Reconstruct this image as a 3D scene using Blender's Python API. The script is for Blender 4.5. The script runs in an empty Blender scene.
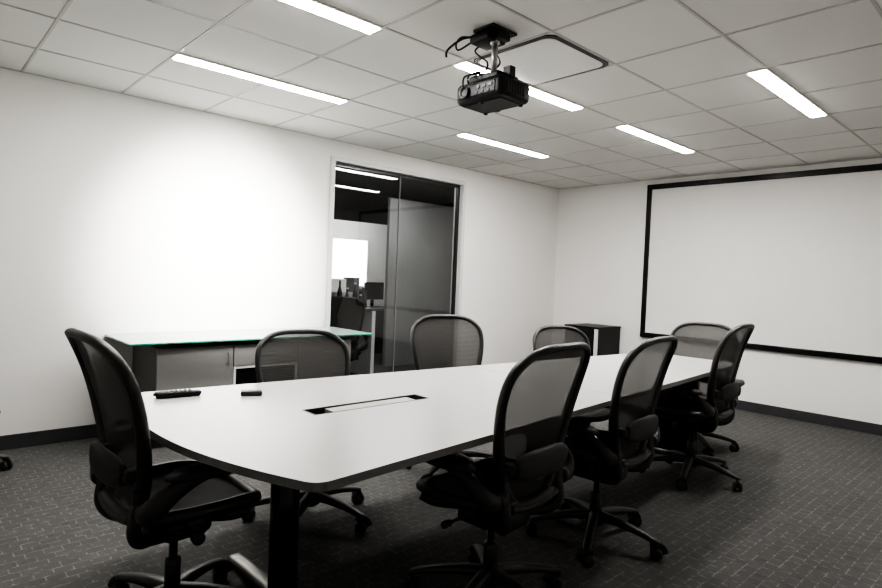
import bpy, bmesh, math, random
from mathutils import Vector, Matrix
random.seed(4)
S=bpy.context.scene
COL=S.collection
try:
    S.view_settings.look='AgX - High Contrast'
except Exception as e: print(e)
# ------------------------------------------------------------------ materials
def mat(name,col,rough=.5,metal=0,noise=0,nscale=20,spec=.5,bump=0,bscale=200,coat=0):
    m=bpy.data.materials.new(name);m.use_nodes=True
    nt=m.node_tree;b=nt.nodes['Principled BSDF']
    b.inputs['Base Color'].default_value=(*col,1)
    b.inputs['Roughness'].default_value=rough
    b.inputs['Metallic'].default_value=metal
    b.inputs['Specular IOR Level'].default_value=spec
    b.inputs['Coat Weight'].default_value=coat
    tc=nt.nodes.new('ShaderNodeTexCoord')
    n=nt.nodes.new('ShaderNodeTexNoise');n.inputs['Scale'].default_value=nscale;n.inputs['Detail'].default_value=4
    nt.links.new(tc.outputs['Object'],n.inputs['Vector'])
    r=nt.nodes.new('ShaderNodeValToRGB')
    a=1-noise;c2=1+noise
    r.color_ramp.elements[0].position=.3;r.color_ramp.elements[1].position=.7
    r.color_ramp.elements[0].color=(*[min(1,c*a) for c in col],1)
    r.color_ramp.elements[1].color=(*[min(1,c*c2) for c in col],1)
    nt.links.new(n.outputs['Fac'],r.inputs['Fac']);nt.links.new(r.outputs['Color'],b.inputs['Base Color'])
    if bump:
        n2=nt.nodes.new('ShaderNodeTexNoise');n2.inputs['Scale'].default_value=bscale
        nt.links.new(tc.outputs['Object'],n2.inputs['Vector'])
        bp=nt.nodes.new('ShaderNodeBump');bp.inputs['Strength'].default_value=bump;bp.inputs['Distance'].default_value=.002
        nt.links.new(n2.outputs['Fac'],bp.inputs['Height']);nt.links.new(bp.outputs['Normal'],b.inputs['Normal'])
    return m
def emis(name,col,st):
    m=bpy.data.materials.new(name);m.use_nodes=True;nt=m.node_tree
    b=nt.nodes['Principled BSDF'];b.inputs['Base Color'].default_value=(.9,.9,.9,1)
    b.inputs['Emission Color'].default_value=(*col,1);b.inputs['Emission Strength'].default_value=st
    return m
M={}
M['wall']=mat('wall_paint',(.80,.782,.757),.65,noise=.01,nscale=3,bump=.15,bscale=300,spec=.2)
M['tile']=mat('ceiling_tile',(.70,.685,.662),.95,noise=.01,nscale=60,bump=.15,bscale=400,spec=.05)
M['grid']=mat('ceiling_grid',(.48,.47,.455),.6,noise=.01)
M['base']=mat('baseboard_rubber',(.04,.04,.042),.5,noise=.05)
M['plastic']=mat('black_plastic',(.024,.0235,.023),.42,noise=.1,nscale=30,spec=.5)
M['plastic2']=mat('black_soft_pad',(.036,.0355,.035),.6,noise=.1,nscale=60,bump=.2,spec=.4)
M['shell']=mat('matte_black_shell',(.007,.007,.007),.45,noise=.1,nscale=60,spec=.3)
M['alu']=mat('dark_metal',(.05,.05,.052),.4,metal=.6,noise=.05)
M['footm']=mat('dark_steel',(.20,.195,.19),.4,metal=.8,noise=.05)
M['steel']=mat('brushed_steel',(.45,.44,.43),.35,metal=1,noise=.05)
M['lam']=mat('table_laminate',(.49,.48,.465),.25,noise=.015,nscale=80,spec=.5)
M['edge']=mat('table_edge_band',(.15,.148,.145),.5,noise=.05)
M['black']=mat('black_gloss',(.006,.006,.007),.25,noise=.1,spec=.4)
M['cab']=mat('cabinet_laminate',(.20,.196,.19),.5,noise=.03,nscale=40)
M['cabside']=mat('cabinet_side_laminate',(.11,.108,.105),.5,noise=.03,nscale=40)
M['dark']=mat('dark_interior',(.03,.03,.032),.6,noise=.1)
M['screen']=mat('projection_fabric',(.75,.735,.715),.8,noise=.01,nscale=10,spec=.1)
M['white']=mat('white_enamel',(.78,.772,.755),.4,noise=.02)
M['frame']=mat('pale_frame_paint',(.62,.61,.60),.4,noise=.02)
M['greypart']=mat('grey_partition',(.26,.257,.252),.35,noise=.12,nscale=2)
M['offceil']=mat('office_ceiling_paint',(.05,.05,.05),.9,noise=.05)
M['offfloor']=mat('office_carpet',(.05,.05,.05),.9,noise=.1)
M['beige']=mat('cardboard_grey',(.35,.34,.32),.8,noise=.1)
M['lamp']=emis('diffuser_glow',(1,.98,.95),102)
M['office_fill']=emis('office_fill_glow',(1,1,1),95)
M['day']=emis('daylight_pane',(.95,.98,1),7)
def pellicle(name,col,op,amp=.06):
    m=bpy.data.materials.new(name);m.use_nodes=True;nt=m.node_tree
    for n in list(nt.nodes): nt.nodes.remove(n)
    o=nt.nodes.new('ShaderNodeOutputMaterial');mx=nt.nodes.new('ShaderNodeMixShader')
    t=nt.nodes.new('ShaderNodeBsdfTransparent');b=nt.nodes.new('ShaderNodeBsdfPrincipled')
    b.inputs['Base Color'].default_value=(*col,1);b.inputs['Roughness'].default_value=.7;b.inputs['Specular IOR Level'].default_value=.2
    tc=nt.nodes.new('ShaderNodeTexCoord')
    w=nt.nodes.new('ShaderNodeTexWave');w.wave_type='BANDS';w.bands_direction='Z'
    w.inputs['Scale'].default_value=36;w.inputs['Distortion'].default_value=1.5;w.inputs['Detail'].default_value=1
    nt.links.new(tc.outputs['Object'],w.inputs['Vector'])
    mr=nt.nodes.new('ShaderNodeMapRange');mr.inputs['To Min'].default_value=op-amp;mr.inputs['To Max'].default_value=min(1,op+amp)
    nt.links.new(w.outputs['Fac'],mr.inputs['Value'])
    nt.links.new(mr.outputs['Result'],mx.inputs['Fac'])
    nt.links.new(t.outputs[0],mx.inputs[1]);nt.links.new(b.outputs[0],mx.inputs[2]);nt.links.new(mx.outputs[0],o.inputs[0])
    return m
M['mesh']=pellicle('woven_chair_mesh',(.062,.060,.057),.86,.045)
M['seatmesh']=pellicle('woven_seat_mesh',(.035,.034,.033),.95,.03)
def glassmat(name,tint,rough=.02):
    m=bpy.data.materials.new(name);m.use_nodes=True;nt=m.node_tree
    for n in list(nt.nodes): nt.nodes.remove(n)
    o=nt.nodes.new('ShaderNodeOutputMaterial');mx=nt.nodes.new('ShaderNodeMixShader')
    t=nt.nodes.new('ShaderNodeBsdfTransparent');t.inputs[0].default_value=(*tint,1)
    g=nt.nodes.new('ShaderNodeBsdfGlossy');g.inputs['Roughness'].default_value=rough
    f=nt.nodes.new('ShaderNodeLayerWeight');f.inputs['Blend'].default_value=.5
    p=nt.nodes.new('ShaderNodeMath');p.operation='POWER';p.inputs[1].default_value=4
    q=nt.nodes.new('ShaderNodeMath');q.operation='MULTIPLY_ADD';q.inputs[1].default_value=.9;q.inputs[2].default_value=.05
    nt.links.new(f.outputs['Facing'],p.inputs[0]);nt.links.new(p.outputs[0],q.inputs[0])
    nt.links.new(q.outputs[0],mx.inputs['Fac']);nt.links.new(t.outputs[0],mx.inputs[1])
    nt.links.new(g.outputs[0],mx.inputs[2]);nt.links.new(mx.outputs[0],o.inputs[0])
    return m
M['glass']=glassmat('window_glass',(.85,.86,.86))
M['glasstop']=mat('frosted_green_glass',(.42,.53,.49),.15,noise=.01,spec=.6)
M['glassedge']=mat('green_glass_edge',(.04,.30,.20),.2,noise=.05)
def carpet():
    m=bpy.data.materials.new('carpet_tile');m.use_nodes=True;nt=m.node_tree;b=nt.nodes['Principled BSDF']
    b.inputs['Roughness'].default_value=.95;b.inputs['Specular IOR Level'].default_value=.1
    tc=nt.nodes.new('ShaderNodeTexCoord')
    br=nt.nodes.new('ShaderNodeTexBrick');br.inputs['Scale'].default_value=1;br.offset=.5
    br.inputs['Brick Width'].default_value=.07;br.inputs['Row Height'].default_value=.055;br.inputs['Mortar Size'].default_value=.005
    br.inputs['Color1'].default_value=(.082,.080,.078,1);br.inputs['Color2'].default_value=(.110,.108,.105,1);br.inputs['Mortar'].default_value=(.185,.182,.177,1)
    br.inputs['Mortar Smooth'].default_value=.9
    nt.links.new(tc.outputs['Object'],br.inputs['Vector'])
    n=nt.nodes.new('ShaderNodeTexNoise');n.inputs['Scale'].default_value=30;n.inputs['Detail'].default_value=3
    nt.links.new(tc.outputs['Object'],n.inputs['Vector'])
    r=nt.nodes.new('ShaderNodeValToRGB');r.color_ramp.elements[0].position=.42;r.color_ramp.elements[1].position=.62
    nt.links.new(n.outputs['Fac'],r.inputs['Fac'])
    mx=nt.nodes.new('ShaderNodeMixRGB');mx.inputs[1].default_value=(.095,.093,.091,1)
    nt.links.new(r.outputs['Color'],mx.inputs[0]);nt.links.new(br.outputs['Color'],mx.inputs[2])
    n2=nt.nodes.new('ShaderNodeTexNoise');n2.inputs['Scale'].default_value=260;n2.inputs['Detail'].default_value=2
    nt.links.new(tc.outputs['Object'],n2.inputs['Vector'])
    mr=nt.nodes.new('ShaderNodeMapRange');mr.inputs['To Min'].default_value=.5;mr.inputs['To Max'].default_value=1.5
    nt.links.new(n2.outputs['Fac'],mr.inputs['Value'])
    mm=nt.nodes.new('ShaderNodeMixRGB');mm.blend_type='MULTIPLY';mm.inputs[0].default_value=1
    nt.links.new(mx.outputs[0],mm.inputs[1]);nt.links.new(mr.outputs['Result'],mm.inputs[2])
    nt.links.new(mm.outputs[0],b.inputs['Base Color'])
    bp=nt.nodes.new('ShaderNodeBump');bp.inputs['Strength'].default_value=.6;bp.inputs['Distance'].default_value=.004
    nt.links.new(n2.outputs['Fac'],bp.inputs['Height']);nt.links.new(bp.outputs['Normal'],b.inputs['Normal'])
    return m
M['carpet']=carpet()
# ------------------------------------------------------------------ mesh builder
class MB:
    def __init__(s): s.v=[];s.f=[];s.m=[];s.sm=[]
    def add(s,v,f,mi=0,smooth=True):
        o=len(s.v);s.v+= [tuple(p) for p in v]
        s.f+=[tuple(i+o for i in q) for q in f];s.m+=[mi]*len(f);s.sm+=[smooth]*len(f);return s
    def bm(s,b,mi=0,smooth=False,mat4=None):
        if mat4 is not None: b.transform(mat4)
        b.verts.ensure_lookup_table()
        for i,v in enumerate(b.verts): v.index=i
        s.add([v.co[:] for v in b.verts],[[v.index for v in f.verts] for f in b.faces],mi,smooth);b.free();return s
    def box(s,x0,x1,y0,y1,z0,z1,bev=0,mi=0,seg=2,mat4=None,smooth=False):
        b=bmesh.new();bmesh.ops.create_cube(b,size=1)
        for v in b.verts:
            v.co=Vector(((x0+x1)/2+v.co.x*(x1-x0),(y0+y1)/2+v.co.y*(y1-y0),(z0+z1)/2+v.co.z*(z1-z0)))
        if bev: bmesh.ops.bevel(b,geom=b.edges[:],offset=bev,segments=seg,affect='EDGES',profile=.5)
        return s.bm(b,mi,smooth or bev>0 and seg>2,mat4)
    def lathe(s,prof,n=24,c=(0,0,0),mi=0,mat4=None,smooth=True):
        v=[];f=[]
        for r,z in prof:
            for i in range(n):
                a=2*math.pi*i/n;v.append((r*math.cos(a),r*math.sin(a),z))
        k=len(prof)
        for j in range(k-1):
            for i in range(n):
                f.append((j*n+i,j*n+(i+1)%n,(j+1)*n+(i+1)%n,(j+1)*n+i))
        f.append(tuple(range(n-1,-1,-1)));f.append(tuple((k-1)*n+i for i in range(n)))
        T=Matrix.Translation(c)@(mat4 if mat4 is not None else Matrix())
        return s.add([T@Vector(p) for p in v],f,mi,smooth)
    def sweep(s,pts,rad,closed=False,n=10,up=(0,0,1),sub=6,mi=0,p=2.0):
        P=[Vector(q) for q in pts];R=list(rad)
        N=len(P);Q=[];RR=[]
        rng=range(N) if closed else range(N-1)
        for i in rng:
            if closed: a,b,c,d=P[i-1],P[i],P[(i+1)%N],P[(i+2)%N]
            else: a,b,c,d=P[max(i-1,0)],P[i],P[i+1],P[min(i+2,N-1)]
            r0=R[i];r1=R[(i+1)%N]
            for k in range(sub):
                t=k/sub
                Q.append(.5*((2*b)+(c-a)*t+(2*a-5*b+4*c-d)*t*t+(3*b-a-3*c+d)*t**3))
                RR.append((r0[0]+(r1[0]-r0[0])*t,r0[1]+(r1[1]-r0[1])*t))
        if not closed: Q.append(P[-1]);RR.append(R[-1])
        up=Vector(up);v=[];f=[];K=len(Q)
        for i,q in enumerate(Q):
            if closed: T=Q[(i+1)%K]-Q[i-1]
            else: T=Q[min(i+1,K-1)]-Q[max(i-1,0)]
            T.normalize();sd=T.cross(up)
            if sd.length<1e-3: sd=T.cross(Vector((0,1,0.01)))
            sd.normalize();u=sd.cross(T)
            for j in range(n):
                a=2*math.pi*j/n;ca,sa=math.cos(a),math.sin(a)
                e=2/p
                ca=math.copysign(abs(ca)**e,ca);sa=math.copysign(abs(sa)**e,sa)
                v.append(q+sd*ca*RR[i][0]+u*sa*RR[i][1])
        for i in range(K if closed else K-1):
            for j in range(n):
                a=i*n;b=((i+1)%K)*n
                f.append((a+j,a+(j+1)%n,b+(j+1)%n,b+j))
        if not closed:
            f.append(tuple(range(n-1,-1,-1)));f.append(tuple((K-1)*n+j for j in range(n)))
        return s.add(v,f,mi,True)
    def data(s,name,mats):
        me=bpy.data.meshes.new(name);me.from_pydata(s.v,[],s.f)
        for m in mats: me.materials.append(m)
        me.polygons.foreach_set('material_index',s.m);me.polygons.foreach_set('use_smooth',s.sm)
        b=bmesh.new();b.from_mesh(me);bmesh.ops.recalc_face_normals(b,faces=b.faces[:]);b.to_mesh(me);b.free()
        me.update();return me
def obj(name,data,parent=None,loc=(0,0,0),rot=(0,0,0),label=None,cat=None,kind=None,group=None):
    o=bpy.data.objects.new(name,data);COL.objects.link(o);o.location=loc;o.rotation_euler=rot
    if parent: o.parent=parent
    if label:o['label']=label
    if cat:o['category']=cat
    if kind:o['kind']=kind
    if group:o['group']=group
    return o
def tri(name,mb,mats,**k): return obj(name,mb.data(name,mats),**k)
def cylM(axis):
    return {'x':Matrix.Rotation(math.pi/2,4,'Y'),'y':Matrix.Rotation(math.pi/2,4,'X'),'z':Matrix()}[axis]
# ------------------------------------------------------------------ room shell
CZ=2.545; XW=6.63; YW=4.87; X0=-1.80; Y0=-1.15; T=.602
tri('floor',MB().box(X0-.1,XW+.1,Y0-.1,YW,-.1,0),[M['carpet']],kind='structure')
cb=MB();cb.box(X0-.1,XW+.1,Y0-.1,YW+.1,CZ+.004,CZ+.1,mi=0)
xs=[k*T for k in range(-3,12)]
ys=[YW-k*T for k in range(0,11)]
g=.0075
for x in xs: cb.box(max(x,X0)-g if x>X0 else X0,min(x+g,XW),Y0,YW,CZ,CZ+.004,mi=1)
for y in ys:
    for i in range(len(xs)-1): cb.box(xs[i]+g,xs[i+1]-g,max(y-g,Y0),min(y+g,YW),CZ,CZ+.004,mi=1)
tri('ceiling',cb,[M['tile'],M['grid']],kind='structure')
WX0,WX1,WZ=3.03,4.79,2.37
wl=MB();wl.box(X0-.1,WX0,YW,YW+.12,0,CZ+.004);wl.box(WX1,XW+.1,YW,YW+.12,0,CZ+.004);wl.box(WX0,WX1,YW,YW+.12,WZ,CZ+.004)
tri('wall_left',wl,[M['wall']],kind='structure')
tri('wall_back',MB().box(XW,XW+.1,Y0-.1,YW,0,CZ+.004),[M['wall']],kind='structure')
tri('wall_right',MB().box(X0,XW,Y0-.1,Y0,0,CZ+.004),[M['wall']],kind='structure')
tri('wall_front',MB().box(X0-.1,X0,Y0,YW,0,CZ+.004),[M['wall']],kind='structure')
bl=MB();bl.box(X0,WX0-.03,YW-.012,YW,0,.10,bev=.003);bl.box(WX1+.03,XW-.012,YW-.012,YW,0,.10,bev=.003)
tri('baseboard_left',bl,[M['base']],kind='structure')
tri('baseboard_back',MB().box(XW-.012,XW,Y0,YW,0,.10,bev=.003),[M['base']],kind='structure')
# glass wall opening
fr=MB()
for a,b,c,d in ((WX0-.022,WX0+.02,0,WZ-.02),(WX1-.02,WX1+.022,0,WZ-.02),(WX0-.022,WX1+.022,WZ-.02,WZ+.022)):
    fr.box(a,b,YW-.03,YW+.12,c,d,mi=0)
fr.box(WX0+.02,WX1-.02,YW+.02,YW+.09,0,.06,mi=0)
fr.box(WX0+.02,WX0+.035,YW+.03,YW+.07,.06,WZ-.02,mi=1);fr.box(WX1-.045,WX1-.02,YW+.03,YW+.07,.06,WZ-.02,mi=1);fr.box(WX0+.035,WX1-.045,YW+.03,YW+.07,WZ-.045,WZ-.02,mi=1)
wo=tri('window_1',fr,[M['frame'],M['plastic']],kind='structure')
tri('glass_pane',MB().box(WX0+.036,3.895,YW+.046,YW+.052,.06,WZ-.046),[M['glass']],parent=wo)
tri('glass_pane',MB().box(3.905,WX1-.046,YW+.046,YW+.052,.06,WZ-.046),[M['glass']],parent=wo)
tri('glass_joint',MB().box(3.896,3.904,YW+.04,YW+.058,.06,WZ-.046),[M['cab']],parent=wo)
# ------------------------------------------------------------------ ceiling lights
lights=[(.6,3),(2.4,3),(4.2,3),(1.2,1),(3.6,1),(3.6,5)]
colY={1:YW-2*T+.045,3:YW-4*T+.045,5:YW-6*T+.045}
hm=MB();hm.box(0,1.204,-.058,.058,-.008,0,bev=.001,seg=1)
hd=hm.data('ceiling_light_trim',[M['white']])
pm=MB();pm.box(.012,1.192,-.045,.045,-.012,-.008,bev=.001,seg=1)
pd=pm.data('ceiling_light_diffuser',[M['lamp']])
for x,c in lights:
    o=obj('ceiling_light',None,loc=(x-.005,colY[c]+.005,CZ),label='slim linear white recessed fluorescent ceiling light, switched on',cat='ceiling light',group='linear ceiling lights')
    obj('housing',hd,parent=o);obj('diffuser',pd,parent=o)
# air diffuser
dx,dy=4*T,YW-5*T
def rrect(x0,x1,y0,y1,z0,z1,r,n=8):
    pts=[]
    for cx,cy,a0 in ((x1-r,y1-r,0),(x0+r,y1-r,90),(x0+r,y0+r,180),(x1-r,y0+r,270)):
        for i in range(n+1):
            a=math.radians(a0+90*i/n);pts.append((cx+r*math.cos(a),cy+r*math.sin(a)))
    k=len(pts);v=[(x,y,z0) for x,y in pts]+[(x,y,z1) for x,y in pts]
    f=[tuple(range(k-1,-1,-1)),tuple(range(k,2*k))]+[(i,(i+1)%k,k+(i+1)%k,k+i) for i in range(k)]
    return v,f
v,f=rrect(dx+.008,dx+T-.008,dy+.008,dy+T-.008,CZ-.003,CZ+.004,.07)
do=tri('air_vent',MB().add(v,f,0,False),[M['black']],label='square white plaque air vent set in the suspended ceiling',cat='air vent')
v,f=rrect(dx+.034,dx+T-.034,dy+.034,dy+T-.034,CZ-.006,CZ-.003,.06)
tri('vent_plate',MB().add(v,f,0,False),[M['white']],parent=do)
# ------------------------------------------------------------------ projection screen
SY0,SY1,SZ0,SZ1=.28,3.555,.66,2.485
so=obj('projection_screen',None,loc=(XW,0,0),label='large wall-mounted white projection screen with black frame',cat='projection screen')
w=.06
f=MB();f.box(-.045,-.001,SY0,SY1,SZ1-w,SZ1,bev=.006).box(-.045,-.001,SY0,SY1,SZ0,SZ0+w,bev=.006).box(-.045,-.001,SY0,SY0+w,SZ0+w,SZ1-w,bev=.006).box(-.045,-.001,SY1-w,SY1,SZ0+w,SZ1-w,bev=.006)
tri('screen_frame',f,[M['black']],parent=so)
tri('screen_surface',MB().box(-.03,-.02,SY0+w,SY1-w,SZ0+w,SZ1-w),[M['screen']],parent=so)
# ------------------------------------------------------------------ table
TZ=.74;TT=.026
def hwid(x): return .705-.0925*(x-.8)
CY=2.02
def half(xa,xb,curved):
    pts=[]
    if curved:
        n=40
        def base(u):
            return Vector((xa-.02-.03*u-.15*(1-abs(u)**2.0),CY+u*hwid(xa)))
        raw=[base(-1+2*i/n) for i in range(n+1)]
        R=.045
        cr=[]
        for cu,sg in ((raw[0],-1),(raw[-1],1)):
            nb=raw[1] if sg<0 else raw[-2]
            d1=(nb-cu).normalized();far=Vector((xb,CY+sg*hwid(xb)));d2=(far-cu).normalized()
            p0=cu+d2*R;p2=cu+d1*R
            cr.append([(p0*(1-t)**2+cu*2*t*(1-t)+p2*t*t) for t in [k/6 for k in range(7)]])
        mid=[p for p in raw if (p-raw[0]).length>R*1.1 and (p-raw[-1]).length>R*1.1]
        pts=[tuple(p) for p in cr[0]]+[tuple(p) for p in mid]+[tuple(p) for p in reversed(cr[1])]
        pts.append((xb,CY+hwid(xb)));pts.append((xb,CY-hwid(xb)))
    else:
        pts=[(xa,CY-hwid(xa)),(xa,CY+hwid(xa)),(xb-.03,CY+hwid(xb)),(xb,CY+hwid(xb)-.03),(xb,CY-hwid(xb)+.03),(xb-.03,CY-hwid(xb))]
    return pts
def slab(pts,z0,z1,hole=None):
    b=bmesh.new();vs=[b.verts.new((x,y,z1)) for x,y in pts]
    es=[b.edges.new((vs[i],vs[(i+1)%len(vs)])) for i in range(len(vs))]
    if hole:
        hx0,hx1,hy0,hy1=hole
        hv=[b.verts.new((x,y,z1)) for x,y in ((hx0,hy0),(hx1,hy0),(hx1,hy1),(hx0,hy1))]
        es+=[b.edges.new((hv[i],hv[(i+1)%4])) for i in range(4)]
    bmesh.ops.triangle_fill(b,use_beauty=True,edges=es)
    r=bmesh.ops.extrude_face_region(b,geom=b.faces[:])
    for e in r['geom']:
        if isinstance(e,bmesh.types.BMVert): e.co.z=z0
    bmesh.ops.recalc_face_normals(b,faces=b.faces[:])
    return b
def slabmesh(name,pts,hole=None):
    b=slab(pts,TZ-TT,TZ,hole)
    me=bpy.data.meshes.new(name)
    for f in b.faces:
        f.material_index=1 if abs(f.normal.z)<.5 else 0
    b.to_mesh(me);b.free();me.materials.append(M['lam']);me.materials.append(M['edge']);return me
tab=obj('conference_table',None,loc=(0,0,0),label='long tapered pale grey conference table on dark pedestal legs',cat='table')
SX=2.62;XE=4.56
SL=(1.185,1.775,1.965,2.068)
obj('tabletop',slabmesh('tabletop',half(.80,SX-.002,True),SL),parent=tab)
obj('tabletop',slabmesh('tabletop',half(SX+.002,XE,False)),parent=tab)
t=MB();a,b_,c,d=SL
t.box(a,b_,c,c+.006,TZ-.05,TZ+.001,mi=1).box(a,b_,d-.006,d,TZ-.05,TZ+.001,mi=1).box(a,a+.008,c+.006,d-.006,TZ-.05,TZ+.001,mi=1).box(b_-.008,b_,c+.006,d-.006,TZ-.05,TZ+.001,mi=1)
t.box(a,b_,c,d,TZ-.056,TZ-.05,mi=1)
t.box(a+.10,b_-.06,c+.014,d-.010,TZ-.05,TZ-.004,mi=0,bev=.002)
tri('cable_trough',t,[M['beige'],M['dark']],parent=tab,label='recessed dark-rimmed power and cable trough with pale flap')
def leg(x,wide=0,fl=.46):
    m=MB()
    if wide: m.box(x-.03,x+.03,CY-.17,CY+.17,.03,TZ-TT-.02,bev=.02,seg=4)
    else: m.lathe([(.055,.03),(.055,TZ-TT-.02)],28,c=(x,CY,0))
    m.box(x-.04,x+.04,CY-.24,CY+.24,TZ-TT-.03,TZ-TT,bev=.004)
    l=tri('table_leg',m,[M['black']],parent=tab)
    q=MB();q.sweep([(x,CY-fl,.022),(x,CY-fl*.65,.026),(x,CY,.03),(x,CY+fl*.65,.026),(x,CY+fl,.022)],[(.03,.014),(.032,.02),(.036,.024),(.032,.02),(.03,.014)],up=(0,0,1),n=14,p=3.5)
    for s in(-1,1): q.lathe([(.018,0),(.018,.012)],16,c=(x,CY+s*(fl-.03),0))
    tri('table_foot',q,[M['footm']],parent=l,label='dark steel foot bar')
leg(1.10,fl=.44);leg(2.64,fl=.30);leg(4.33,1,fl=.26)
md=MB();md.box(1.14,4.12,CY-.03,CY+.03,TZ-TT-.052,TZ-TT-.031,bev=.005)
tri('support_rail',md,[M['plastic']],parent=tab)
# ------------------------------------------------------------------ chair prototype
def prof(z):
    t=(z-.43)/.62
    return -.17-.025*t-.115*t*t
def hw_(z):
    t=max(0,min(1,(z-.43)/.62))
    return .155+.125*min(1,t*1.15)
CC=.04
def backpt(th,r=1.0):
    u,v=math.cos(th),math.sin(th)
    zz=.74+.305*math.copysign(abs(v)**.72,v)
    z=.74+(zz-.74)*r
    x=hw_(zz)*math.copysign(abs(u)**.55,u)*r
    y=prof(z)+CC*(x/.27)**2
    return (x,y,z)
NB=72
CH={}
ring=[backpt(2*math.pi*(i+.5)/NB) for i in range(NB)]
m=MB();m.sweep(ring,[(.014+.007*max(0,min(1,(.88-p[2])/.4)),.019+.008*max(0,min(1,(.88-p[2])/.4))) for p in ring],closed=True,up=(0,1,0),sub=1,n=12)
m.sweep([(-.15,-.19,.455),(-.06,-.20,.445),(.06,-.20,.445),(.15,-.19,.455)],[(.016,.02)]*4,up=(0,1,0))
CH['backrest']=m.data('backrest',[M['plastic']])
def disk(fn,rings=8,n=NB):
    v=[fn(0,0.0)];f=[]
    for r in range(1,rings+1):
        for i in range(n): v.append(fn(2*math.pi*(i+.5)/n,r/rings))
    for i in range(n): f.append((0,1+i,1+(i+1)%n))
    for r in range(1,rings):
        for i in range(n):
            a=1+(r-1)*n;b=1+r*n
            f.append((a+i,b+i,b+(i+1)%n,a+(i+1)%n))
    return v,f
v,f=disk(backpt);m=MB();m.add(v,f);CH['backrest_mesh']=m.data('backrest_mesh',[M['mesh']])
m=MB();z=.61
pp=[];rr=[]
for i in range(9):
    x=-.165+.33*i/8;pp.append((x,prof(z)+CC*(x/.27)**2-.046,z));k=abs(i-4)/4
    rr.append((.020*(1-.35*k**4),.056*(1-.45*k**4)))
m.sweep(pp,rr,up=(0,0,1),sub=3,n=16,p=2.8)
for s in (-1,1): m.box(s*.17-.02,s*.17+.02,prof(z)-.035,prof(z)+.03,z-.02,z+.02,bev=.008,seg=3)
CH['lumbar_pad']=m.data('lumbar_pad',[M['plastic2']])
def seatpt(th,r=1.0):
    u,v=math.cos(th),math.sin(th)
    x=.25*math.copysign(abs(u)**.7,u)*r
    y=.03+.225*math.copysign(abs(v)**.7,v)*r
    z=.45+.02*(x/.25)**2-(1.7*(y-.12)**2 if y>.12 else 0)+(.5*(y+.1)**2 if y<-.1 else 0)-.012*(1-r)
    return (x,y,z)
m=MB();m.sweep([seatpt(2*math.pi*(i+.5)/NB) for i in range(NB)],[(.022,.022)]*NB,closed=True,sub=1,n=10)
for s in (-1,1): m.sweep([(s*.235,.17,.43),(s*.2,.12,.41),(s*.12,.06,.395)],[(.016,.018)]*3)
CH['seat']=m.data('seat',[M['plastic']])
v,f=disk(seatpt);m=MB();m.add(v,f);CH['seat_mesh']=m.data('seat_mesh',[M['seatmesh']])
m=MB();m.box(-.085,.085,-.13,.11,.315,.40,bev=.025,seg=4);m.box(-.14,.14,-.08,.07,.335,.405,bev=.02,seg=4)
m.box(-.04,.04,.08,.17,.35,.39,bev=.015,seg=3)
for s in(-1,1):
    m.sweep([(s*.07,-.06,.375),(s*.14,-.15,.375),(s*.175,-.19,.42),(s*.178,-.185,.50),(s*.185,-.185,.56)],[(.026,.024),(.026,.024),(.022,.022),(.02,.02),(.014,.014)],up=(1,0,0.1),n=12)
    m.sweep([(s*.10,-.02,.38),(s*.19,-.04,.395),(s*.235,-.08,.44)],[(.022,.018)]*3,n=10)
CH['tilt_mechanism']=m.data('tilt_mechanism',[M['plastic']])
m=MB();m.lathe([(.008,0),(.008,.07),(.02,.072),(.022,.1),(.018,.105)],16,c=(.12,.0,.365),mat4=cylM('x'))
CH['knob']=m.data('adjustment_knob',[M['plastic']])
m=MB();m.lathe([(.006,0),(.006,.1),(.014,.102),(.014,.135),(.01,.14)],14,c=(-.12,.03,.362),mat4=Matrix.Rotation(-math.pi/2,4,'Y'))
CH['lever']=m.data('height_lever',[M['plastic']])
m=MB();m.lathe([(.027,.10),(.027,.24),(.024,.245),(.015,.246),(.015,.40)],20);CH['gas_lift']=m.data('gas_lift',[M['alu']])
for s,nm in((-1,'L'),(1,'R')):
    m=MB();m.sweep([(s*.178,-.185,.50),(s*.25,-.19,.505),(s*.292,-.165,.535),(s*.30,-.10,.585),(s*.298,-.02,.606),(s*.295,.06,.607)],[(.018,.026),(.019,.032),(.020,.036),(.018,.032),(.026,.014),(.02,.006)],up=(0,0,1),n=12)
    m.lathe([(.028,-.014),(.03,-.01),(.03,.01),(.028,.014)],18,c=(s*.21,-.187,.502),mat4=cylM('x'))
    CH['arm'+nm]=m.data('armrest',[M['plastic']])
    m=MB();m.sweep([(s*.290,-.125,.622),(s*.300,-.11,.624),(s*.308,-.03,.625),(s*.306,.05,.625),(s*.296,.12,.623),(s*.292,.135,.620)],[(.026,.006),(.038,.017),(.048,.021),(.046,.021),(.036,.017),(.024,.006)],up=(0,0,1),n=16,p=3)
    CH['pad'+nm]=m.data('arm_pad',[M['plastic2']])
m=MB();m.lathe([(.03,.075),(.045,.085),(.045,.135),(.034,.145)],24)
for k in range(5):
    a=math.radians(72*k);c,s=math.cos(a),math.sin(a)
    m.sweep([(r*c,r*s,z) for r,z in ((.02,.125),(.12,.120),(.22,.104),(.30,.085),(.325,.080))],[(.029,.024),(.026,.02),(.022,.016),(.02,.012),(.012,.006)],up=(0,0,1),n=10,p=3)
CH['chair_base']=m.data('chair_base',[M['plastic']])
m=MB()
for s in(-1,1): m.lathe([(.020,-.009),(.029,-.006),(.029,.006),(.020,.009)],20,c=(s*.0165,0,.029),mat4=cylM('x'))
m.lathe([(.009,-.02),(.009,.02)],12,c=(0,0,.029),mat4=cylM('x'))
m.sweep([(0,-.034,.030),(0,-.022,.052),(0,.002,.061),(0,.024,.050)],[(.022,.003),(.025,.004),(.025,.004),(.020,.003)],up=(1,0,0),n=8)
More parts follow.
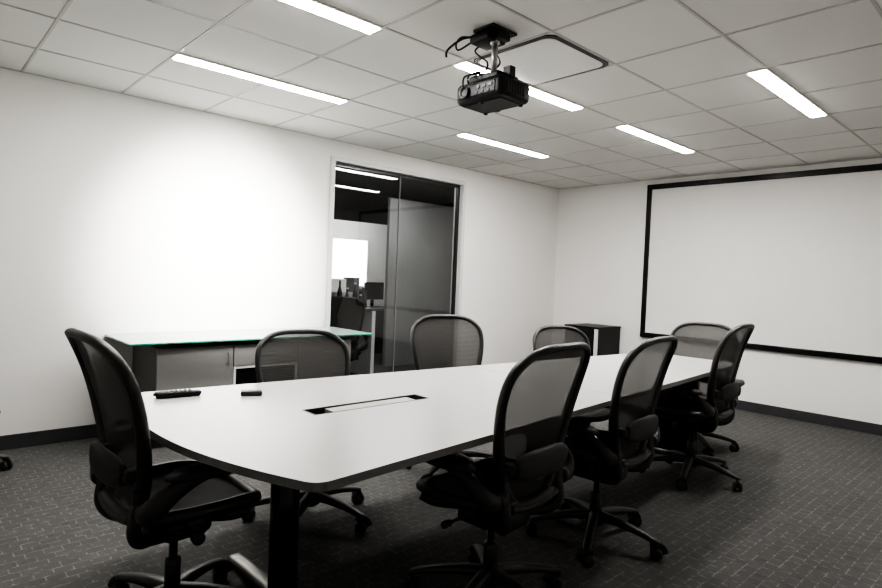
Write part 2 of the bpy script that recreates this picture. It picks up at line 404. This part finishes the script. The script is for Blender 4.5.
m.box(-.006,.006,-.02,.02,.022,.058,bev=.003);m.lathe([(.008,.05),(.008,.080)],12)
CH['caster']=m.data('caster',[M['plastic']])
def chair(x,y,face,dz=0,base=0,tilt=0,label='black office swivel chair with woven mesh back and seat'):
    o=obj('office_chair',None,loc=(x,y,0),rot=(0,0,math.radians(face-90)),label=label,cat='chair',group='mesh swivel chairs around the conference table')
    tr=math.radians(tilt);py,pz=-.185,.48
    oy=py-(py*math.cos(tr)-pz*math.sin(tr));oz=pz-(py*math.sin(tr)+pz*math.cos(tr))
    bk=obj('backrest',CH['backrest'],parent=o,loc=(0,oy,oz+dz),rot=(tr,0,0));obj('backrest_mesh',CH['backrest_mesh'],parent=bk);obj('lumbar_pad',CH['lumbar_pad'],parent=bk)
    st=obj('seat',CH['seat'],parent=o,loc=(0,0,dz));obj('seat_mesh',CH['seat_mesh'],parent=st)
    for s in 'LR':
        a=obj('armrest',CH['arm'+s],parent=o,loc=(0,0,dz));obj('arm_pad',CH['pad'+s],parent=a)
    t=obj('tilt_mechanism',CH['tilt_mechanism'],parent=o,loc=(0,0,dz));obj('adjustment_knob',CH['knob'],parent=t);obj('height_lever',CH['lever'],parent=t)
    obj('gas_lift',CH['gas_lift'],parent=o,loc=(0,0,min(dz,0)*.3))
    br=math.radians(base-(face-90))
    b=obj('chair_base',CH['chair_base'],parent=o,rot=(0,0,br))
    for i in range(5):
        a=math.radians(72*i);obj('caster',CH['caster'],parent=b,loc=(.312*math.cos(a),.312*math.sin(a),0),rot=(0,0,a+.6+i*1.3))
    return o
chair(.74,2.165,2,0.02,base=36,tilt=1,label='black mesh swivel chair pulled up to the rounded table end')
chair(1.745,1.535,95,.015,base=125)                   # B
chair(2.60,1.595,95,0,base=206)                   # C
chair(3.96,1.72,95,.012,base=268)                   # D
chair(1.60,2.66,-104,-.095,base=-140)              # E
chair(2.70,2.73,-115,-.032,base=197)               # F
chair(3.87,2.60,-112,-.13,base=10)                # G
chair(4.72,2.05,192,-.065,base=-60)              # H
chair(.19,4.42,0,-.05,base=-5,label='black mesh office swivel chair standing near the wall')
oc=chair(3.58,5.5,60,-.02,base=20,label='black mesh office swivel chair in the adjoining office');del oc['group']
# ------------------------------------------------------------------ remotes
m=MB();m.sweep([(-.088,0,.011),(-.082,0,.013),(-.04,0,.0135),(.03,0,.013),(.08,0,.012),(.09,0,.010)],[(.012,.006),(.024,.013),(.026,.0135),(.021,.013),(.018,.012),(.010,.006)],up=(0,0,1),n=16,p=3.2)
ro=tri('remote_control',m,[M['shell']],loc=(.876,2.555,TZ),rot=(0,0,math.radians(-10)),label='black remote control lying on the conference table',cat='remote control')
m=MB()
for i in range(7):
    for j in range(3): m.box(-.065+i*.018,-.055+i*.018,-.015+j*.012,-.008+j*.012,.024,.0285,bev=.0005,seg=1)
tri('button',m,[M['cab']],parent=ro,kind='stuff')
m=MB();m.box(-.045,.045,-.024,.024,0,.022,bev=.008,seg=3)
r2=tri('small_remote',m,[M['plastic']],loc=(1.144,2.43,TZ),rot=(0,0,math.radians(-25)),label='small dark presentation remote lying on the conference table',cat='remote control')
m=MB();m.lathe([(.010,.022),(.009,.024)],16,c=(.012,0,0));tri('button',m,[M['steel']],parent=r2)
# ------------------------------------------------------------------ credenza
CYF=4.29;CYB=4.845;H=.715
def unit(x0,x1,kind,side=False):
    o=obj('storage_cabinet',None,loc=(x0,CYF,0),label={'door':'grey laminate storage cabinet with plain door below glass worktop','open':'grey laminate cabinet with drawer above dark open compartment','drawer':'grey laminate cabinet with two drawers beside the glass wall'}[kind],cat='cabinet',group='low cabinets along the wall')
    w=x1-x0-.002;D=CYB-CYF
    m=MB();m.box(0,w,.06,D,0,.07,mi=2)
    m.box(0,w,.02,D,.07,.088,bev=.002,mi=1).box(0,w,.02,D,H-.02,H,bev=.002,mi=1).box(0,.02,.02,D,.088,H-.02,mi=1).box(w-.02,w,.02,D,.088,H-.02,mi=1).box(.02,w-.02,D-.01,D,.088,H-.02,mi=1)
    if kind=='open': m.box(.02,w-.02,.02,D-.01,H-.18,H-.16,mi=1).box(.02,w-.02,.05,D-.01,.36,.375,mi=2)
    tri('body',m,[M['cab'],M['cabside'],M['dark']],parent=o)
    def front(name,a,b,c,d,hx=None):
        p=tri(name,MB().box(a,b,0,.019,c,d,bev=.002,seg=1),[M['cab']],parent=o)
        if hx is not None:
            x,zz,vert=hx;q=MB()
            if vert: q.box(x-.004,x+.004,-.028,-.02,zz-.05,zz+.05,bev=.002).box(x-.003,x+.003,-.02,0,zz-.045,zz-.037).box(x-.003,x+.003,-.02,0,zz+.037,zz+.045)
            else: q.box(x-.05,x+.05,-.028,-.02,zz-.004,zz+.004,bev=.002).box(x-.045,x-.037,-.02,0,zz-.003,zz+.003).box(x+.037,x+.045,-.02,0,zz-.003,zz+.003)
            tri('handle',q,[M['steel']],parent=p)
    if kind=='door':
        front('door',.003,w-.003,.09,H-.004,(w-.045,H-.1,True))
    elif kind=='open':
        front('drawer',.003,w-.003,H-.165,H-.004,(w/2,H-.08,False))
        q=MB();q.box(.003,.020,0,.019,.09,H-.17).box(w-.020,w-.003,0,.019,.09,H-.17).box(.020,w-.020,0,.019,H-.185,H-.17)
        p=tri('face_frame',q,[M['frame']],parent=o,label='thin pale face frame')
        tri('black_panel',MB().box(.020,w-.020,.03,.036,.09,H-.185),[M['black']],parent=o)  # black sheet just behind the face frame, closing the opening
    else:
        front('drawer',.003,w-.003,H-.3,H-.004,(w/2,H-.1,False));front('drawer',.003,w-.003,.09,H-.304,(w/2,H-.4,False))
unit(1.32,1.87,'door');unit(1.87,2.41,'open');unit(2.41,2.93,'drawer')
b=bmesh.new();bmesh.ops.create_cube(b,size=1)
me=bpy.data.meshes.new('glass_worktop')
for v in b.verts: v.co=Vector((v.co.x*1.97+2.115,v.co.y*.65+4.535,.757+v.co.z*.012))
bmesh.ops.bevel(b,geom=b.edges[:],offset=.0015,segments=1,affect='EDGES')
for f in b.faces: f.material_index=0 if abs(f.normal.z)>.9 else 1
b.to_mesh(me);b.free();me.materials.append(M['glasstop']);me.materials.append(M['glassedge'])
gt=obj('glass_worktop',me,label='long frosted green-edged glass worktop resting on low cabinets',cat='worktop')
m=MB()
for x in (1.4,1.8,1.95,2.35,2.5,2.85):
    for y in (4.37,4.75): m.lathe([(.018,.715),(.018,.751)],16,c=(x,y,0))
tri('standoff',m,[M['steel']],parent=gt,kind='stuff')
# ------------------------------------------------------------------ cabinet in the corner
o=obj('equipment_cabinet',None,loc=(6.12,3.83,0),label='low black equipment cabinet with smoked doors in the room corner',cat='cabinet')
m=MB();w,d,h=.49,.47,.76
m.box(0,w,0,d,.04,h-.02,bev=.003);m.box(-.016,w,-.01,d+.01,h-.02,h,bev=.003)
for a in (.04,w-.04):
    for c in (.04,d-.04): m.lathe([(.02,0),(.02,.04)],14,c=(a,c,0))
tri('body',m,[M['shell']],parent=o)
m=MB();m.box(-.014,0,.003,.05,.05,h-.025,bev=.002,mi=1).box(-.014,0,.05,d/2-.002,.05,h-.025,bev=.002)
p=tri('door',m,[M['black'],M['frame']],parent=o)
tri('handle',MB().box(-.03,-.014,d/2-.03,d/2-.02,.5,.66,bev=.002),[M['steel']],parent=p)
p=tri('door',MB().box(-.014,0,d/2+.002,d-.003,.05,h-.025,bev=.003),[M['black']],parent=o)
tri('handle',MB().box(-.03,-.014,d/2+.02,d/2+.03,.5,.66,bev=.002),[M['steel']],parent=p)
# ------------------------------------------------------------------ projector & mount
PX,PY=2.22,2.07
mo=obj('projector_mount',None,loc=(PX,PY,CZ),label='black ceiling bracket with short pole holding a projector',cat='mount')
m=MB();m.box(-.09,.09,-.07,.07,-.012,0,bev=.003);m.box(-.075,.06,-.02,.11,-.055,-.012,bev=.008,seg=3);m.box(-.03,.05,-.06,-.02,-.05,-.012,bev=.005)
tri('ceiling_plate',m,[M['shell']],parent=mo)
m=MB();m.lathe([(.016,-.225),(.016,-.012)],20);m.lathe([(.024,-.06),(.024,-.04)],20);m.lathe([(.026,-.235),(.026,-.21)],20)
tri('pole',m,[M['steel']],parent=mo)
m=MB()
m.box(-.08,.08,-.10,.10,-.264,-.23,bev=.008,seg=3)
m.box(-.02,.02,-.13,-.08,-.254,-.20,bev=.004).box(-.02,.02,.08,.13,-.254,-.20,bev=.004)
tri('bracket',m,[M['shell']],parent=mo)
m=MB()
m.sweep([(-.06,.09,-.02),(-.10,.14,-.03),(-.14,.20,-.08),(-.13,.22,-.11)],[(.006,.006)]*4,n=6)
m.sweep([(-.06,.08,-.03),(-.10,.14,-.02),(-.11,.17,-.05),(-.10,.16,-.08),(-.06,.1,-.04)],[(.005,.005)]*5,n=6)
m.sweep([(0,.09,-.04),(-.02,.12,-.07),(-.03,.08,-.11),(-.02,.03,-.15),(-.04,.02,-.20),(-.1,.03,-.225),(-.14,.04,-.25),(-.14,.04,-.29)],[(.005,.005)]*8,n=6)
m.sweep([(.03,.05,-.05),(.04,.02,-.1),(.02,-.02,-.16),(.0,.03,-.20),(-.08,.06,-.22),(-.14,.07,-.25),(-.14,.075,-.30)],[(.0045,.0045)]*7,n=6)
tri('cable',m,[M['shell']],parent=mo)
po=obj('projector',None,loc=(PX,PY,CZ-.264),label='black video projector hung upside down beneath ceiling pole',cat='projector')
m=MB();m.box(-.115,.115,-.16,.16,-.108,0,bev=.030,seg=5)
m.box(-.085,.085,-.13,.13,-.112,-.10,bev=.003,seg=2)
for k in range(7): m.box(-.07+k*.02,-.062+k*.02,-.163,-.157,-.08,-.03,mi=1)
tri('body',m,[M['shell'],M['dark']],parent=po)
m=MB();m.lathe([(.045,0),(.045,.02),(.036,.022),(.034,.03),(.02,.026)],28,c=(.112,.08,-.055),mat4=cylM('x'));tri('lens',m,[M['alu']],parent=po)
m=MB();m.box(-.119,-.112,-.12,.13,-.082,-.028,bev=.002,mi=0)
for k,(y,z,a,c) in enumerate(((-.09,-.045,.02,.008),(-.05,-.045,.018,.008),(-.01,-.045,.012,.008),(-.08,-.070,.01,.006),(-.04,-.070,.01,.006),(0,-.070,.01,.006))):
    m.box(-.123,-.118,y-a/2*1.3,y+a/2*1.3,z-c,z+c,bev=.001,seg=1,mi=1)
m.lathe([(.030,0),(.032,.012),(.025,.014),(.020,.006),(.010,.006)],24,c=(-.119,.08,-.055),mat4=Matrix.Rotation(-math.pi/2,4,'Y'),mi=1)
tri('connector_panel',m,[M['shell'],M['alu']],parent=po)
m=MB()
for x,y in ((.08,.12),(.08,-.12),(-.08,0)): m.lathe([(.010,-.117),(.012,-.108)],14,c=(x,y,0))
tri('foot',m,[M['shell']],parent=po,kind='stuff')
# ------------------------------------------------------------------ adjoining office behind glass
OY=9.2
tri('wall_office',MB().box(1.8,9.0,OY,OY+.1,0,2.6).box(9.0,9.1,YW+.12,OY+.1,0,2.6).box(1.7,1.8,YW+.12,OY+.1,0,2.6),[M['wall']],kind='structure')
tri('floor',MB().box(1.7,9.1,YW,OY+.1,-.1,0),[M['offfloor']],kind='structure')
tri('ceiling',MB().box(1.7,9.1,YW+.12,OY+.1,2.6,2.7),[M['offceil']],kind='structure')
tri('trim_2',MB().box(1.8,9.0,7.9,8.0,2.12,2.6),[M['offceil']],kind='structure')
wm=MB()
wx0,wx1,wz0,wz1=5.75,6.55,1.05,1.9
wm.box(wx0,wx1,OY-.03,OY-.0,wz0-.03,wz0,).box(wx0,wx1,OY-.03,OY,wz1,wz1+.03).box(wx0-.03,wx0,OY-.03,OY,wz0-.03,wz1+.03).box(wx1,wx1+.03,OY-.03,OY,wz0-.03,wz1+.03)
w2=tri('window_2',wm,[M['wall']],kind='structure')
tri('glass_pane',MB().box(wx0,wx1,OY-.012,OY-.006,wz0,wz1),[M['day']],parent=w2)
sl=MB()
for k in range(20): sl.box(wx0+.005,wx1-.005,OY-.026,OY-.016,wz0+.02+k*.042,wz0+.028+k*.042)
tri('blind',sl,[M['white']],parent=w2)
for i,(x,y) in enumerate(((4.6,5.75),(5.9,8.5))):  # strips added to brighten the partition and the far office wall
    o=tri('added_office_fill',MB().box(-.6,.6,-.06,.06,-.03,0,bev=.003),[M['white']],loc=(x,y,2.6),label='added fill light strip in the adjoining office',cat='ceiling light',group='added office fill lights')
    tri('diffuser',MB().box(-.58,.58,-.045,.045,-.034,-.03),[M['office_fill']],parent=o)
tri('partition_panel',MB().box(5.0,6.6,6.5,6.56,.02,2.35,bev=.005).box(5.0,6.6,6.5,6.56,0,.02),[M['greypart']],label='tall dark grey office partition panel behind glass',cat='partition')
o=obj('office_desk',None,loc=(4.2,7.3,0),label='dark office desk with monitors in the adjoining office',cat='desk')
tri('desktop',MB().box(0,1.8,0,.75,.72,.75,bev=.004),[M['cabside']],parent=o)
tri('panel',MB().box(.06,1.74,.06,.08,.05,.72),[M['dark']],parent=o)
for x in (.02,1.74):
    tri('leg',MB().box(x,x+.04,.05,.72,0,.72,bev=.003),[M['dark']],parent=o)
def monitor(x,y,r):
    o=obj('computer_monitor',None,loc=(x,y,.75),rot=(0,0,r),label='black computer monitor standing on office desk',cat='monitor',group='office monitors')
    tri('display',MB().box(-.22,.22,-.02,.02,.12,.40,bev=.006),[M['black']],parent=o)
    tri('stand',MB().box(-.03,.03,.02,.04,.01,.25,bev=.003).box(-.11,.11,-.07,.09,0,.012,bev=.003),[M['plastic']],parent=o)
monitor(5.65,7.7,.2);monitor(4.85,7.75,-.1)
# counter close to the glass
o=obj('office_counter',None,loc=(3.50,5.95,0),label='dark office counter with pale end panel seen through glass',cat='counter')
q=MB();q.box(0,.90,0,.5,.82,.85,bev=.003)
tri('countertop',q,[M['cabside']],parent=o)
q=MB();q.box(0,.02,.02,.5,0,.82).box(.02,.84,.44,.46,0,.82)
tri('panel',q,[M['dark']],parent=o)
tri('end_panel',MB().box(.85,.90,-.01,.5,0,.82,bev=.002),[M['white']],parent=o,label='pale grey end panel')
o=tri('printer',MB().box(-.14,.14,-.15,.15,0,.2,bev=.02,seg=3).box(-.10,.10,-.156,-.15,.05,.08,mi=1),[M['beige'],M['black']],loc=(4.0,6.2,.85),label='light grey desktop printer with paper tray',cat='printer')
tri('paper_tray',MB().box(-.11,.11,-.02,.10,.2,.36,bev=.004),[M['white']],parent=o)
for x,ww,hh,mm in ((3.78,.10,.42,'dark'),(4.20,.09,.36,'cab'),(4.32,.10,.20,'dark')):
    o=tri('storage_box',MB().box(-ww/2,ww/2,-.1,.1,0,hh,bev=.004),[M[mm]],loc=(x,6.2,.85),rot=(0,0,.1),label='small office storage box with lid on counter',cat='box',group='boxes on the office counter')
    tri('lid',MB().box(-ww/2-.004,ww/2+.004,-.104,.104,hh,hh+.02,bev=.002),[M[mm]],parent=o)
for x,y,z,hh in ((4.27,6.04,.85,.26),(4.12,6.0,.85,.30),(4.20,5.99,.85,.16),(4.0,5.99,.85,.24),(3.90,6.0,.85,.34)):
    o=tri('bottle',MB().lathe([(.028,0),(.030,.01),(.030,hh*.6),(.012,hh*.8),(.012,hh)],16),[M['alu']],loc=(x,y,z),label='small dark bottle standing on office counter',cat='bottle',group='bottles on the office counter')
    tri('cap',MB().lathe([(.014,hh),(.014,hh+.02)],14),[M['white']],parent=o)
for i,(x,h,mm) in enumerate(((4.42,.30,'cabside'),(4.49,.32,'white'),(4.56,.30,'dark'),(5.18,.22,'white'),(5.25,.30,'cabside'))):
    tri('binder',MB().box(-.03,.03,-.12,.12,0,h,bev=.003).box(-.015,.015,-.122,-.12,h*.4,h*.8),[M[mm]],loc=(x,7.6,.75),label='ring binder standing upright on office desk',cat='binder',group='binders on the office desk')
# ------------------------------------------------------------------ added fill spot without a fixture, gives the left wall its glow
def spot(loc,tgt,e,size,blend=1,r=.15):
    l=bpy.data.lights.new('added_wall_fill',type='SPOT');l.energy=e;l.spot_size=math.radians(size);l.spot_blend=blend;l.shadow_soft_size=r;l.color=(1,.985,.96)
    o=bpy.data.objects.new('added_wall_fill',l);COL.objects.link(o);o.location=loc
    o.rotation_euler=(Vector(tgt)-Vector(loc)).to_track_quat('-Z','Y').to_euler()
spot((2.05,2.3,2.40),(2.0,4.87,1.42),1500,47)
# ------------------------------------------------------------------ world & camera
wd=bpy.data.worlds.new('w');S.world=wd;wd.use_nodes=True
wd.node_tree.nodes['Background'].inputs[0].default_value=(.5,.5,.5,1);wd.node_tree.nodes['Background'].inputs[1].default_value=.2
phi=math.radians(47.2);th=math.radians(1.75);ro_=math.radians(2.33)
F=Vector((math.cos(th)*math.cos(phi),math.cos(th)*math.sin(phi),-math.sin(th)))
R0=Vector((math.sin(phi),-math.cos(phi),0));U0=R0.cross(F)
R=R0*math.cos(ro_)+U0*math.sin(ro_);U=-R0*math.sin(ro_)+U0*math.cos(ro_)
cd=bpy.data.cameras.new('camera');cd.lens=24;cd.sensor_width=36;cd.clip_start=.02
co=bpy.data.objects.new('camera',cd);COL.objects.link(co)
mt=Matrix((R,U,-F)).transposed().to_4x4();mt.translation=Vector((0,0,1.295));co.matrix_world=mt
S.camera=co
